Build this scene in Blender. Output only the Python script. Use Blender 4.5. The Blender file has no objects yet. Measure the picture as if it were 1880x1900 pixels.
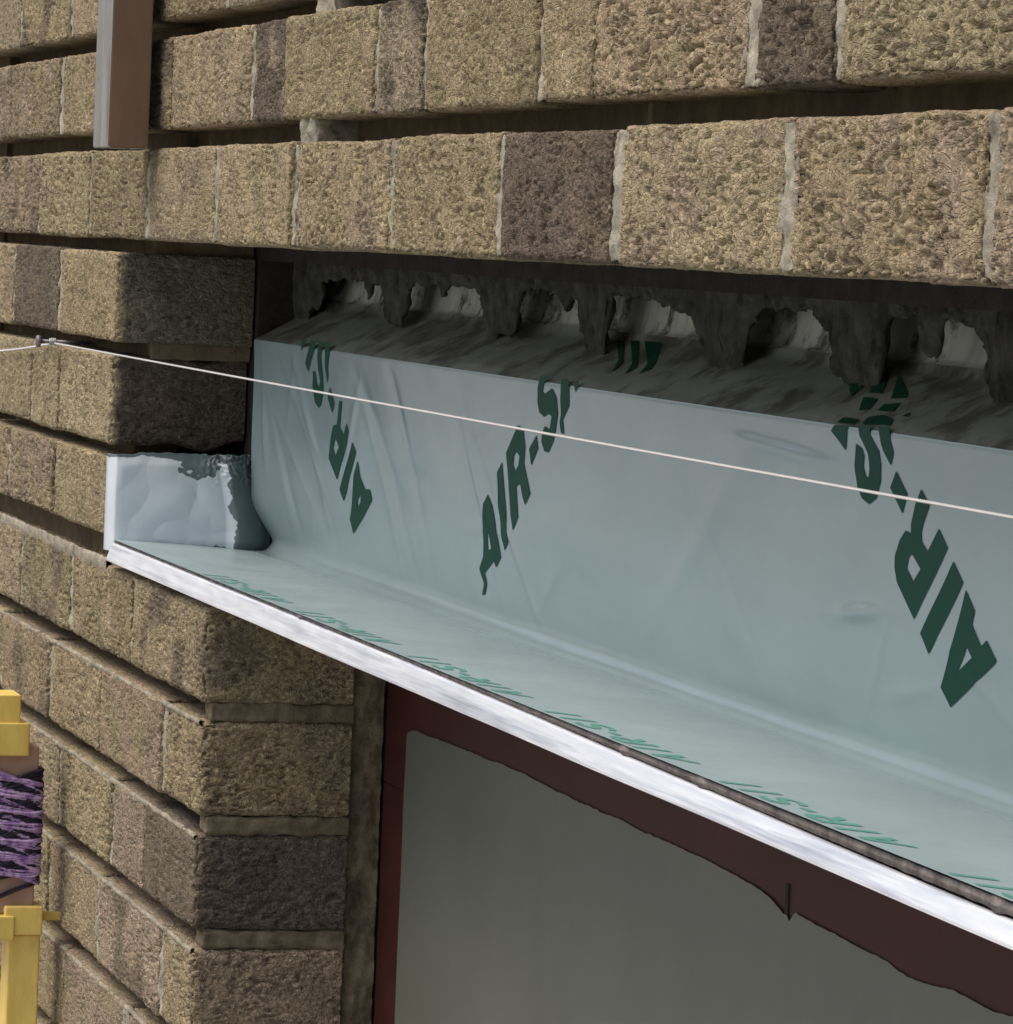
import bpy, bmesh, math, random
import numpy as np
from mathutils import Vector, Matrix

S = 0.001            # every length below is written in millimetres
random.seed(7); rng = np.random.RandomState(11)
scene = bpy.context.scene
COL = scene.collection

# ------------------------------------------------------------------ camera
cam_d = bpy.data.cameras.new("camera"); cam = bpy.data.objects.new("camera", cam_d); COL.objects.link(cam)
Rc = [[0.2732220965, 0.9609880561, 0.0430307101], [0.0696738038, 0.0248456779, -0.9972603740], [-0.9594244354, 0.2754716834, -0.0601673037]]
M = Matrix(((Rc[0][0], -Rc[1][0], -Rc[2][0], 2.808356), (Rc[0][1], -Rc[1][1], -Rc[2][1], -0.605020), (Rc[0][2], -Rc[1][2], -Rc[2][2], 0.011645), (0, 0, 0, 1)))
cam.matrix_world = M
cam_d.sensor_fit = 'HORIZONTAL'; cam_d.sensor_width = 36.0; cam_d.lens = 8200.0/1880.0*36.0
cam_d.clip_start = 0.05; cam_d.clip_end = 2000
scene.camera = cam
# ------------------------------------------------------------------ sky, sun, exposure
SUN_EL, SUN_AZ = 61.0, -96.0      # azimuth of the sun as seen from above, degrees from +X
world = bpy.data.worlds.new("World"); scene.world = world; world.use_nodes = True
wn = world.node_tree.nodes; wl = world.node_tree.links
sky = wn.new('ShaderNodeTexSky'); sky.sky_type = 'NISHITA'; sky.sun_disc = False
sky.sun_elevation = math.radians(SUN_EL); sky.sun_rotation = math.radians(90-SUN_AZ)
sky.air_density = 1.0; sky.dust_density = 5.0; sky.ozone_density = 1.0
bg = wn.get('Background'); bg.inputs[1].default_value = 0.15
wl.new(sky.outputs[0], bg.inputs[0])
sd = bpy.data.lights.new("sun", 'SUN'); sd.energy = 1.5; sd.angle = math.radians(42); sd.color = (1.0, 0.965, 0.91)
sun = bpy.data.objects.new("sun", sd); COL.objects.link(sun)
a, e = math.radians(SUN_AZ), math.radians(SUN_EL)
to_sun = Vector((math.cos(a)*math.cos(e), math.sin(a)*math.cos(e), math.sin(e)))
sun.rotation_euler = to_sun.to_track_quat('Z', 'Y').to_euler()
scene.view_settings.view_transform = 'Standard'; scene.view_settings.look = 'None'
scene.view_settings.exposure = 0.17; scene.view_settings.gamma = 1.0
scene.view_settings.use_curve_mapping = False

# ------------------------------------------------------------------ noise
_perm = np.random.RandomState(5).permutation(256); _perm = np.concatenate([_perm, _perm, _perm])
_g = np.random.RandomState(9).normal(size=(256, 3)); _g /= np.linalg.norm(_g, axis=1)[:, None]
def perlin(x, y, z):
    xi = np.floor(x).astype(int); yi = np.floor(y).astype(int); zi = np.floor(z).astype(int)
    xf = x-xi; yf = y-yi; zf = z-zi
    u = xf**3*(xf*(xf*6-15)+10); v = yf**3*(yf*(yf*6-15)+10); w = zf**3*(zf*(zf*6-15)+10)
    def gr(i, j, k):
        h = _perm[_perm[_perm[(xi+i) & 255]+((yi+j) & 255)]+((zi+k) & 255)]
        g = _g[h]
        return g[..., 0]*(xf-i)+g[..., 1]*(yf-j)+g[..., 2]*(zf-k)
    def L(t, a, b): return a+t*(b-a)
    return 1.6*L(w, L(v, L(u, gr(0,0,0), gr(1,0,0)), L(u, gr(0,1,0), gr(1,1,0))), L(v, L(u, gr(0,0,1), gr(1,0,1)), L(u, gr(0,1,1), gr(1,1,1))))
def sstep(a, b, x):
    t = np.clip((x-a)/(b-a), 0, 1); return t*t*(3-2*t)

# ------------------------------------------------------------------ mesh helpers
def link(name, me, mat, parent=None):
    o = bpy.data.objects.new(name, me); COL.objects.link(o)
    if mat: me.materials.append(mat)
    if parent: o.parent = parent
    return o
def tag(o, label=None, cat=None, group=None, kind=None):
    if label: o['label'] = label
    if cat: o['category'] = cat
    if group: o['group'] = group
    if kind: o['kind'] = kind
    return o
def empty(name, loc=(0, 0, 0)):
    o = bpy.data.objects.new(name, None); o.empty_display_size = 0.05; COL.objects.link(o); o.location = loc; return o
def mesh_from(name, V, F, smooth=True, colors=None):
    me = bpy.data.meshes.new(name)
    V = np.asarray(V, dtype=np.float32); F = np.asarray(F, dtype=np.int32)
    me.vertices.add(len(V)); me.vertices.foreach_set('co', (V*S).ravel())
    k = F.shape[1]
    me.loops.add(F.size); me.loops.foreach_set('vertex_index', F.ravel())
    me.polygons.add(len(F)); me.polygons.foreach_set('loop_start', np.arange(0, F.size, k, dtype=np.int32))
    try: me.polygons.foreach_set('loop_total', np.full(len(F), k, dtype=np.int32))
    except Exception: pass
    me.polygons.foreach_set('use_smooth', np.full(len(F), smooth, dtype=bool))
    if colors is not None:
        at = me.color_attributes.new('tint', 'FLOAT_COLOR', 'POINT')
        c = np.ones((len(V), 4), dtype=np.float32); c[:, :3] = colors
        at.data.foreach_set('color', c.ravel())
    me.update(calc_edges=True); me.validate()
    return me
class Acc:
    def __init__(s): s.V = []; s.F = []; s.C = []; s.n = 0
    def grid(s, P, C=None, flip=False):      # P: (a,b,3)
        a, b = P.shape[:2]
        idx = np.arange(a*b).reshape(a, b)+s.n
        q = np.stack([idx[:-1, :-1], idx[1:, :-1], idx[1:, 1:], idx[:-1, 1:]], -1).reshape(-1, 4)
        if flip: q = q[:, ::-1]
        s.V.append(P.reshape(-1, 3)); s.F.append(q); s.n += a*b
        if C is not None: s.C.append(C.reshape(-1, 3))
    def build(s, name, mat, parent=None, smooth=True):
        me = mesh_from(name, np.concatenate(s.V), np.concatenate(s.F), smooth, np.concatenate(s.C) if s.C else None)
        return link(name, me, mat, parent)

def axis_pts(lo, hi, step, fine=1.0, both=True):
    """positions from lo to hi, closer together near the ends"""
    pre = [0, .6, 1.3, 2.2, 3.4]
    n = max(1, int(round((hi-lo-2*pre[-1])/step)))
    mid = np.linspace(lo+pre[-1], hi-pre[-1], n+1)
    if not both: return np.concatenate([lo+np.array(pre[:-1])*fine, mid[:-1], [hi]])
    return np.concatenate([lo+np.array(pre[:-1]), mid, hi-np.array(pre[:-1])[::-1]])

def rough_box(acc, lo, hi, rad, step, hfun, colfun, faces='FRLTB', dmax=None, warp=None):
    """box with rounded, rough faces.  y runs into the wall; F is the face at lo.y"""
    lo = np.array(lo, float); hi = np.array(hi, float)
    ax = axis_pts(lo[0], hi[0], step[0]); az = axis_pts(lo[2], hi[2], step[2])
    ay = np.concatenate([lo[1]+np.array([0, .6, 1.3, 2.2, 3.4]), np.arange(lo[1]+3.4+step[1], hi[1], step[1]), [hi[1]]]) if hi[1]-lo[1] > 5 else np.array([lo[1], lo[1]+.6, lo[1]+1.3, hi[1]])
    def emit(P, flip):
        q = np.minimum(np.maximum(P, lo+rad), hi-rad); q[..., 1] = np.maximum(P[..., 1], lo[1]+rad)
        q[..., 1] = np.where(P[..., 1] >= lo[1]+rad, P[..., 1], lo[1]+rad)
        d = P-q; l = np.linalg.norm(d, axis=-1, keepdims=True); n = d/np.maximum(l, 1e-6)
        h = hfun(P, n, lo, hi)
        X = q+n*(rad+h[..., None])
        if warp is not None: X = warp(X)
        acc.grid(X, colfun(P, n), flip)
    if 'F' in faces:
        X, Z = np.meshgrid(ax, az, indexing='ij'); emit(np.stack([X, np.full_like(X, lo[1]), Z], -1), False)
    if 'R' in faces:
        Y, Z = np.meshgrid(ay, az, indexing='ij'); emit(np.stack([np.full_like(Y, hi[0]), Y, Z], -1), False)
    if 'L' in faces:
        Y, Z = np.meshgrid(ay, az, indexing='ij'); emit(np.stack([np.full_like(Y, lo[0]), Y, Z], -1), True)
    if 'T' in faces:
        X, Y = np.meshgrid(ax, ay, indexing='ij'); emit(np.stack([X, Y, np.full_like(X, hi[2])], -1), False)
    if 'B' in faces:
        X, Y = np.meshgrid(ax, ay, indexing='ij'); emit(np.stack([X, Y, np.full_like(X, lo[2])], -1), True)

def boxes(name, lst, mat, parent=None, bev=0.0, seg=2):
    bm = bmesh.new()
    for (x0, x1, y0, y1, z0, z1) in lst:
        r = bmesh.ops.create_cube(bm, size=1.0)
        for v in r['verts']:
            v.co = Vector(((x0+x1)/2+v.co.x*(x1-x0), (y0+y1)/2+v.co.y*(y1-y0), (z0+z1)/2+v.co.z*(z1-z0)))*S
    if bev > 0:
        bmesh.ops.bevel(bm, geom=list(bm.edges), offset=bev*S, segments=seg, affect='EDGES', profile=.6)
    me = bpy.data.meshes.new(name); bm.to_mesh(me); bm.free()
    return link(name, me, mat, parent)

# ------------------------------------------------------------------ materials
class NT:
    def __init__(s, name):
        s.m = bpy.data.materials.new(name); s.m.use_nodes = True; s.t = s.m.node_tree; s.b = s.t.nodes['Principled BSDF']; s.co = None
    def n(s, typ, **kw):
        x = s.t.nodes.new(typ)
        for k, v in kw.items():
            if k.startswith('_'): setattr(x, k[1:], v)
            else: x.inputs[k].default_value = v
        return x
    def l(s, a, b): s.t.links.new(a, b)
    def coord(s, scale=(1, 1, 1), loc=(0, 0, 0)):
        if s.co is None: s.co = s.n('ShaderNodeTexCoord')
        mp = s.n('ShaderNodeMapping'); mp.inputs['Scale'].default_value = scale; mp.inputs['Location'].default_value = loc
        s.l(s.co.outputs['Object'], mp.inputs[0]); return mp.outputs[0]
    def noise(s, sc, det=4, rough=.6, scale=(1, 1, 1), dist=0.0, loc=(0, 0, 0)):
        x = s.n('ShaderNodeTexNoise'); x.inputs['Scale'].default_value = sc; x.inputs['Detail'].default_value = det
        x.inputs['Roughness'].default_value = rough; x.inputs['Distortion'].default_value = dist
        s.l(s.coord(scale, loc), x.inputs['Vector']); return x.outputs['Fac']
    def ramp(s, fac, stops):
        r = s.n('ShaderNodeValToRGB'); e = r.color_ramp.elements
        while len(e) < len(stops): e.new(0.5)
        for el, (p, c) in zip(e, stops): el.position = p; el.color = (*c, 1) if len(c) == 3 else c
        s.l(fac, r.inputs[0]); return r.outputs[0]
    def mix(s, fac, a, b, mode='MIX'):
        x = s.n('ShaderNodeMix'); x.data_type = 'RGBA'; x.blend_type = mode
        for sock, v in ((x.inputs['Factor'], fac), (x.inputs[6], a), (x.inputs[7], b)):
            if isinstance(v, (int, float)): sock.default_value = v
            elif isinstance(v, tuple): sock.default_value = (*v, 1)
            else: s.l(v, sock)
        return x.outputs[2]
    def bump(s, h, strength=.5, dist=.001):
        b = s.n('ShaderNodeBump'); b.inputs['Strength'].default_value = strength; b.inputs['Distance'].default_value = dist
        s.l(h, b.inputs['Height']); s.l(b.outputs[0], s.b.inputs['Normal'])
    def set(s, **kw):
        for k, v in kw.items():
            k = k.replace('_', ' ')
            if hasattr(v, 'is_linked'): s.l(v, s.b.inputs[k])
            else: s.b.inputs[k].default_value = (*v, 1) if isinstance(v, tuple) and len(v) == 3 else v
        return s.m

def mat_brick():
    m = NT('rustic_brick')
    at = m.n('ShaderNodeVertexColor'); at.layer_name = 'tint'
    n1 = m.noise(380, 4, .7)
    v1 = m.ramp(n1, [(.32, (.58, .57, .55)), (.5, (.98, .98, .98)), (.68, (1.50, 1.48, 1.42))])
    c = m.mix(1.0, at.outputs[0], v1, 'MULTIPLY')
    sp = m.ramp(m.noise(240, 3, .55, scale=(.7, 1, 1.5), dist=1.2, loc=(2, 2, 2)), [(.56, (0, 0, 0)), (.68, (.8, .8, .8))])
    lt = m.mix(1.0, c, (1.55, 1.58, 1.66), 'MULTIPLY'); c = m.mix(sp, c, lt)
    n2 = m.ramp(m.noise(16, 5, .65, loc=(3, 1, 7)), [(.3, (.82, .82, .84)), (.65, (1.10, 1.09, 1.05))])
    c = m.mix(1.0, c, n2, 'MULTIPLY')
    # worm-like wire-cut creases
    w = m.noise(100, 2, .5, scale=(.6, .8, 1.5), dist=1.8, loc=(5, 5, 5))
    sub = m.n('ShaderNodeMath', _operation='SUBTRACT'); sub.inputs[1].default_value = .5; m.l(w, sub.inputs[0])
    ab = m.n('ShaderNodeMath', _operation='ABSOLUTE'); m.l(sub.outputs[0], ab.inputs[0])
    rp = m.ramp(ab.outputs[0], [(0.0, (0, 0, 0)), (.07, (1, 1, 1))])
    fn = m.noise(620, 4, .7)
    ad = m.n('ShaderNodeMath', _operation='MULTIPLY_ADD'); ad.inputs[1].default_value = .8; m.l(fn, ad.inputs[0])
    ml = m.n('ShaderNodeMath', _operation='MULTIPLY'); ml.inputs[1].default_value = .42; m.l(rp, ml.inputs[0]); m.l(ml.outputs[0], ad.inputs[2])
    m.bump(ad.outputs[0], .9, .0026)
    return m.set(Base_Color=c, Roughness=.95, Specular_IOR_Level=.15)
def mat_mortar(name, col, spread=.35):
    m = NT(name)
    n = m.noise(60, 6, .7); lo = tuple(x*(1-spread) for x in col); hi = tuple(min(1, x*(1+spread*.7)) for x in col)
    c = m.ramp(n, [(.32, lo), (.68, hi)])
    m.bump(m.noise(330, 6, .75), .9, .0022)
    return m.set(Base_Color=c, Roughness=.97, Specular_IOR_Level=.1)
M_BRICK = mat_brick()
M_MORTAR = mat_mortar('cream_mortar', (.43, .39, .30), .5)
M_LEDGE = mat_mortar('grey_brown_mortar', (.36, .32, .245), .55)
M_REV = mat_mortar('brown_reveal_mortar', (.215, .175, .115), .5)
M_BED = mat_mortar('brown_bed_mortar', (.165, .125, .078))
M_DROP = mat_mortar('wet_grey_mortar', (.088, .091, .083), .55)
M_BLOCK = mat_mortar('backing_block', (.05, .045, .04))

def mat_membrane(name, col, rough=.36, bumpd=.0010, dirt_at=.66, dirt_amt=.45, dirt_col=(.27, .25, .19), dsc=55):
    m = NT(name)
    n = m.noise(9, 5, .55, scale=(1, 1, 2.2), loc=(2, 0, 4))
    c = m.ramp(n, [(.30, tuple(x*.93 for x in col)), (.70, tuple(min(1, x*1.06) for x in col))])
    dirt = m.ramp(m.noise(dsc, 6, .72, loc=(9, 3, 1)), [(dirt_at, (0, 0, 0)), (dirt_at+.10, (dirt_amt,)*3)])
    c = m.mix(dirt, c, dirt_col)
    m.bump(m.noise(10, 2, .4, scale=(1, 1, 1.5), dist=.35), .6, bumpd*2.4)
    r = m.ramp(m.noise(30, 4, .6), [(.3, (rough*.8,)*3), (.7, (rough*1.3,)*3)])
    return m.set(Base_Color=c, Roughness=r, Specular_IOR_Level=.5)
M_MEMB = mat_membrane('grey_green_plastic', (.275, .352, .354), .20)
M_FLANGE = mat_membrane('grey_green_plastic_smooth_lit', (.300, .378, .385), .38, .0002)  # same membrane, smoother; lighter base paints in the light on the upward face
M_DUSTY_SHADE = mat_membrane('dusty_shaded_plastic', (.25, .27, .235), .36, .001, .48, .85, (.085, .082, .068), 24)  # dusty tray; base also darkened to stand in for shade inside the cavity
M_UP = mat_membrane('brightened_clear_plastic', (.62, .65, .60), .22, .001, .50, .9, (.09, .088, .075), 30)  # base colour raised to make up for cavity shade, mortar blotches on top
M_STOP = mat_membrane('silver_blue_plastic', (.66, .71, .75), .30, .0004)
M_STOP_DARK = mat_membrane('dark_grey_plastic', (.13, .165, .175), .35)  # darker grey of the stop end's flap, edges and one blob
m = NT('printed_green_ink'); M_INK = m.set(Base_Color=(.006, .052, .032), Roughness=.6, Specular_IOR_Level=.15)
m = NT('faint_green_ink'); M_INK2 = m.set(Base_Color=(.10, .29, .22), Roughness=.5)
def mat_steel():
    m = NT('galvanised_steel')
    sp = m.noise(40, 5, .7, scale=(.25, 1, 6))
    c = m.ramp(sp, [(.3, (.80, .80, .83)), (.6, (.97, .965, .96))])
    big = m.ramp(m.noise(14, 5, .7, scale=(.12, 1, 5), loc=(1.4, 0, 0)), [(.50, (0, 0, 0)), (.66, (1, 1, 1))])
    c = m.mix(big, c, (.36, .38, .44))
    r = m.ramp(m.noise(70, 4, .6, scale=(.3, 1, 3)), [(.3, (.30,)*3), (.7, (.5,)*3)])
    m.bump(m.noise(60, 3, .5, scale=(.3, 1, 2)), .25, .0006)
    return m.set(Base_Color=c, Roughness=r, Metallic=.6)
M_STEEL = mat_steel()

# ================================================================== ground
gm = NT('pale_paving')
c = gm.ramp(gm.noise(.8, 6, .6), [(.3, (.25, .24, .22)), (.7, (.36, .35, .32))])
M_GROUND = gm.set(Base_Color=c, Roughness=.9)
me = bpy.data.meshes.new('ground'); me.from_pydata([(-300, -300, -2.35), (300, -300, -2.35), (300, 300, -2.35), (-300, 300, -2.35)], [], [(0, 1, 2, 3)])
tag(link('ground', me, M_GROUND), kind='structure')

# ================================================================== brick wall
TAN, OLIVE, PINK, DARK, GREY = (.356, .283, .178), (.318, .260, .158), (.334, .261, .180), (.148, .117, .086), (.205, .165, .112)
wall = empty('brick_wall', (0, 0.05, -2.35))
tag(wall, 'rough tan rustic brick wall with raked joints around the window opening', 'brick wall')
def put(o):
    """parent to the wall without moving"""
    o.parent = wall; o.matrix_parent_inverse = Matrix.Translation(-wall.location); return o

def brick_h(seed, crease=1.0, rough=1.0):
    ox = seed*37.13
    def h(P, n, lo, hi):
        x, y, z = P[..., 0]+ox, P[..., 1], P[..., 2]+ox*.3
        macro = perlin(x/70, y/50, z/45)*1.1+perlin(x/26, y/22, z/20)*.55
        w1 = perlin(x/22, y/22, z/22+9)*1.1; w2 = perlin(x/19+5, y/19, z/19)*.9
        a = perlin(x/12+w1, y/11, z/4.6+w2)
        g1 = np.exp(-(a/.10)**2)*sstep(-.35, .15, perlin(x/30, y/25, z/22+3))
        b = perlin(x/7+w2, y/7+4, z/3.0-w1)
        g2 = np.exp(-(b/.12)**2)*sstep(-.1, .35, perlin(x/24+7, y/25, z/20))
        pit = sstep(.38, .62, perlin(x/6.5, y/6, z/5+21))
        fine = perlin(x/3.1, y/3, z/2.4)*.28+perlin(x/1.7, y/1.7, z/1.5)*.12
        f = np.abs(n[..., 1]); side = np.abs(n[..., 0]); k = crease*np.clip(f+.75*side, .0, 1)+.12
        ex = np.minimum(P[..., 0]-lo[0], hi[0]-P[..., 0]); ez = np.minimum(P[..., 2]-lo[2], hi[2]-P[..., 2])
        ed = np.minimum(ex, ez)
        chip = np.exp(-np.maximum(ed, 0)/4.0)*np.exp(-np.maximum(P[..., 1]-lo[1], 0)/5)*np.clip(perlin(x/9, y/9, z/9+50)+.25, 0, 1)*2.6
        return (macro*.8+fine)*rough-k*(2.4*g1+1.6*g2+2.3*pit)-chip*crease
    return h
def brick_col(seed, base, other=None, mode=None):
    r = np.random.RandomState(seed); base = np.array(base)*(1+r.uniform(-.10, .10)); base = base*(1+r.uniform(-.03, .03, 3))
    def c(P, n):
        x, y, z = P[..., 0]+seed*31.7, P[..., 1], P[..., 2]
        out = np.ones(P.shape)*base
        if other is not None:
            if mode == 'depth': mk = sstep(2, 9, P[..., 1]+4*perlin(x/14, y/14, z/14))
            elif mode: mk = sstep(mode[0]-6, mode[0]+6, P[..., 0]+8*perlin(x/20, y/20, z/14))*sstep(mode[1]+6, mode[1]-6, P[..., 0])
            else: mk = sstep(.05, .4, perlin(x/60, y/50, z/45))
            out = out*(1-mk[..., None])+np.array(other)*mk[..., None]
        t = perlin(x/35, y/30, z/25)*.10+perlin(x/8, y/8, z/6)*.12
        s2 = sstep(.1, .5, perlin(x/25+8, y/25, z/20))[..., None]*.25
        out = out*(1+t[..., None]); out = out*(1-s2)+np.array((.355, .275, .205))*s2*(out.mean(-1, keepdims=True)/.27)
        return out
    return c

def stepx(x0, x1):
    xm = (x0+x1)/2
    return 1.9 if xm > 300 else 2.5 if xm > -100 else 3.2
BR = Acc(); MO = Acc(); BED = Acc()
def mortar_h(seed, amp=1.0, k=1.0):
    def h(P, n, lo, hi):
        x, y, z = P[..., 0]+seed*11.3, P[..., 1], P[..., 2]
        return amp*(perlin(x/9*k, y/9, z/11)*1.1+perlin(x/3.5, y/3.5, z/4)*.55+perlin(x/1.8, y/1.8, z/1.8)*.2)
    return h
def mortar_col(P, n): return np.ones(P.shape)*.5

def course(z0, z1, joints, spec=None, depth=40, dep_from=-1e9, jw=9, seed=0, coarse=False, perp=True, last_open=False):
    """bricks between the joints; spec[i] = (colour, other, mode, crease, keyword dict)"""
    spec = spec or {}
    if seed < 1000:      # plain continuation of the course to the left, beyond the picture
        course(z0, z1, [joints[0]-225*k for k in range(11, -1, -1)], depth=40, jw=jw, seed=seed+1000, coarse=True)
    for i in range(len(joints)-1):
        x0, x1 = joints[i], joints[i+1]
        col, oth, mode, cr = (spec.get(i)+(None,)*4)[:4] if i in spec else (None,)*4
        sd = seed*40+i+3
        r = random.Random(sd)
        if col is None: col = r.choice([TAN, TAN, OLIVE, PINK]); oth = oth or r.choice([None, OLIVE, PINK, GREY])
        cr = (1.0 if cr is None else cr)*r.uniform(.55, 1.15)
        g0 = jw/2 if i > 0 or True else 0; g1 = jw/2
        if last_open and i == len(joints)-2: g1 = 0
        hh = jwid.get((seed, i)); g0 = hh/2 if hh is not None else g0
        hh = jwid.get((seed, i+1)); g1 = hh/2 if hh is not None else g1
        dz0, dz1 = r.uniform(-.8, .8), r.uniform(-.8, .8)
        st = 12 if coarse else stepx(x0, x1); sz = 8 if coarse else (1.15 if x1 > -300 else 1.4)
        faces = 'FTB'+('R' if (last_open and i == len(joints)-2) or True else '')+'L'
        rough_box(BR, (x0+g0, r.uniform(-.9, .9), z0+dz0), (x1-g1, depth if x1 > dep_from else 40, z1+dz1), (6.0 if (last_open and i == len(joints)-2 and seed > 6) else 3.5) if not coarse else 2, (st, 2.0 if depth > 50 and x1 > dep_from else 8, sz),
                  brick_h(sd, cr), brick_col(sd, col, oth, mode), faces, warp=warps.get((seed, i)))
        if perp and i > 0 and not coarse:
            w = (jwid.get((seed, i)) or jw)
            if w >= 5:
                rr = r.uniform(.6, 3.0)
                rough_box(MO, (x0-w/2-7, rr+.6, z0+1.5), (x0+w/2+7, 34, z1-1.5), 1.2, (1.3, 8, 1.3), mortar_h(sd, 1.5), mortar_col, 'F')
        elif perp and i > 0: rough_box(MO, (x0-jw/2-1, 3, z0), (x0+jw/2+1, 30, z1), 1, (4, 8, 10), mortar_h(sd, .3), mortar_col, 'F')
jwid = {(2, 4): 2.5, (2, 6): 3, (2, 8): 13, (2, 10): 4, (9, 4): 7, (3, 9): 13, (3, 12): 14, (5, 2): 5}
def w5(X):
    X = X.copy(); k = sstep(-420, -360, X[..., 0])*sstep(8, 85, X[..., 1]); X[..., 0] -= 4*k; X[..., 2] += -4*k*np.sin(X[..., 1]/9); return X
warps = {(5, 2): w5}
# above the opening
R_ = [1317, 1542, 1767, 1992, 2217]
course(381, 445, [-1242, -1017, -792, -567, -342, -117, 108, 333, 558, 783, 1008, 1233, 1458, 1683, 1908, 2133, 2300], seed=31, coarse=True)
course(306, 370, [-1130, -905, -680, -455, -230, -5, 220, 445, 670, 895, 1120, 1345, 1570, 1795, 2020, 2245], seed=30, coarse=True)
course(231, 295, [-1242, -1017, -792, -567, -342, -117, 108, 333, 558, 783, 1008, 1233, 1458, 1683, 1908, 2133, 2300], seed=32, coarse=True)
course(156, 219, [-1253, -1028, -801, -570, -340, -223, -10, 225, 300, 525, 711, 985, 1222, 1447, 1672, 1897, 2122], seed=1, depth=50, spec={4: (OLIVE,), 6: (OLIVE, GREY), 9: (OLIVE, PINK)})
course(81.5, 144, [-1068, -843, -605, -395, -178, 75, 169, 395, 499, 721, 812, 1042, 1144, 1369, 1594, 1819, 2044], seed=2, depth=50,
       spec={1: (OLIVE, PINK), 2: (OLIVE,), 3: (GREY, OLIVE), 4: (PINK, TAN, None, 1.1), 5: (DARK, PINK), 6: (OLIVE, TAN, None, 1.0), 7: (PINK, DARK), 8: (OLIVE, TAN), 9: (OLIVE, TAN, None, .6), 10: (TAN, OLIVE, None, 1.2), 11: (DARK, GREY, None, 1.3), 12: (TAN, OLIVE, None, 1.2)})
course(4.5, 68.5, [-1142, -917, -692, -468, -241, -17, 200, 437, 661, 858, 1093, 1312, 1537, 1762, 1987, 2212], seed=3, depth=102,
       spec={1: (PINK, GREY), 2: (TAN,), 3: (OLIVE, OLIVE), 4: (TAN, OLIVE), 5: (TAN, OLIVE, None, .6), 6: (TAN, PINK, None, 1.1), 7: (TAN, OLIVE, None, 1.0), 8: (DARK, (.19, .145, .11)), 9: (TAN, PINK, None, 1.0), 10: (TAN, PINK, None, 1.3), 11: (PINK, TAN, None, 1.2)})
# cut back at the left bearing
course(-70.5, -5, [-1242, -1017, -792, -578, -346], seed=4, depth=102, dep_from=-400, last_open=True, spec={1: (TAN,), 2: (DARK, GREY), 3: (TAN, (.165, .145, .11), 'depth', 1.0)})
course(-145.5, -80, [-915, -690, -567, -356], seed=5, depth=102, dep_from=-400, last_open=True, spec={0: (OLIVE,), 1: (OLIVE,), 2: (TAN, (.125, .098, .075), 'depth', .9)})  # last brick's cut end painted darker with depth, standing in for recess shade
course(-212, -154, [-1013, -788, -578, -350], seed=6, depth=102, dep_from=-400, last_open=True, spec={0: (TAN,), 1: (PINK, OLIVE), 2: (OLIVE, TAN)})
# window jamb
J7 = {9: (-172, 0)}
course(-295, -232, [-1160, -935, -710, -485, -245, 0], seed=7, depth=102, dep_from=-240, last_open=True, spec={3: (OLIVE, TAN), 4: (TAN, GREY)})
course(-370, -306.5, [-1013, -788, -563, -353, -125, 0], seed=8, depth=102, dep_from=-240, last_open=True, spec={2: (OLIVE, TAN), 3: (PINK, OLIVE), 4: (OLIVE,), })
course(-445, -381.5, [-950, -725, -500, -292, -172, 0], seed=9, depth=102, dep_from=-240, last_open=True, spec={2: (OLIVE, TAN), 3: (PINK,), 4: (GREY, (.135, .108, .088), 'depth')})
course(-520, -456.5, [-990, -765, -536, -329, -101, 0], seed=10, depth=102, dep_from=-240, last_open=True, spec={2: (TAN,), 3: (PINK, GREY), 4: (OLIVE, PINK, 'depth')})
course(-595, -531.5, [-907, -682, -457, -215, 0], seed=11, depth=102, dep_from=-240, last_open=True)
course(-670, -606.5, [-1000, -775, -550, -325, -100, 0], seed=12, depth=102, dep_from=-240, last_open=True, coarse=True)
z = -745; par = 0
while z > -2330:
    js = [-1132+112*par+225*i for i in range(5)]+[0]
    js = [j for j in js if j < -60]+[0]
    course(z, z+64, js, seed=60+int(-z), depth=102, dep_from=-240, last_open=True, coarse=True); z -= 75; par ^= 1
put(BR.build('brickwork', M_BRICK))

# bed joints: raked back, dark, with a ledge of pale mortar low down on the jamb courses
def bed(z0, z1, x0, x1, yf, seed, step=4, y1=60, acc=None): rough_box(acc or BED, (x0, yf, z0), (x1, y1, z1), 1.5, (step, 8, 2.0), mortar_h(seed, 1.0), mortar_col, 'FRTB')
bed(217, 233, -1200, 2240, 30, 1); bed(142, 158, -1200, 2240, 34, 2, 3); bed(66, 84, -1140, 2200, 30, 3, 3)
bed(-7, 6, -1140, -352, 28, 4, 3, 102); bed(-82, -69, -1140, -352, 28, 5, 3, 102); bed(-156, -144, -1000, -400, 28, 6, 3)
bed(-234, -210, -1000, -338, 20, 7, 3)
for j in range(8): bed(-306.5-75*j, -294-75*j, -1150, -12, 38, 8+j, 3)
zz = -220-75*9
for k in range(20): bed(zz-75*k-12, zz-75*k+2, -1132, -8, 14, 80+k, 30)
put(BED.build('bed_mortar', M_BED))
def plug(x0, x1, z0, z1, y0=3, y1=30, sd=1, faces='FRTBL', am=1.3): rough_box(MO, (x0, y0, z0), (x1, y1, z1), 3, (2, 4, 1.6), mortar_h(sd, am), mortar_col, faces)
plug(204, 240, 65, 85, 4, 40, 2, 'FRTBL', 3.0); plug(236, 276, 140, 160, 4, 40, 3, 'FRTBL', 3.0)
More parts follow.
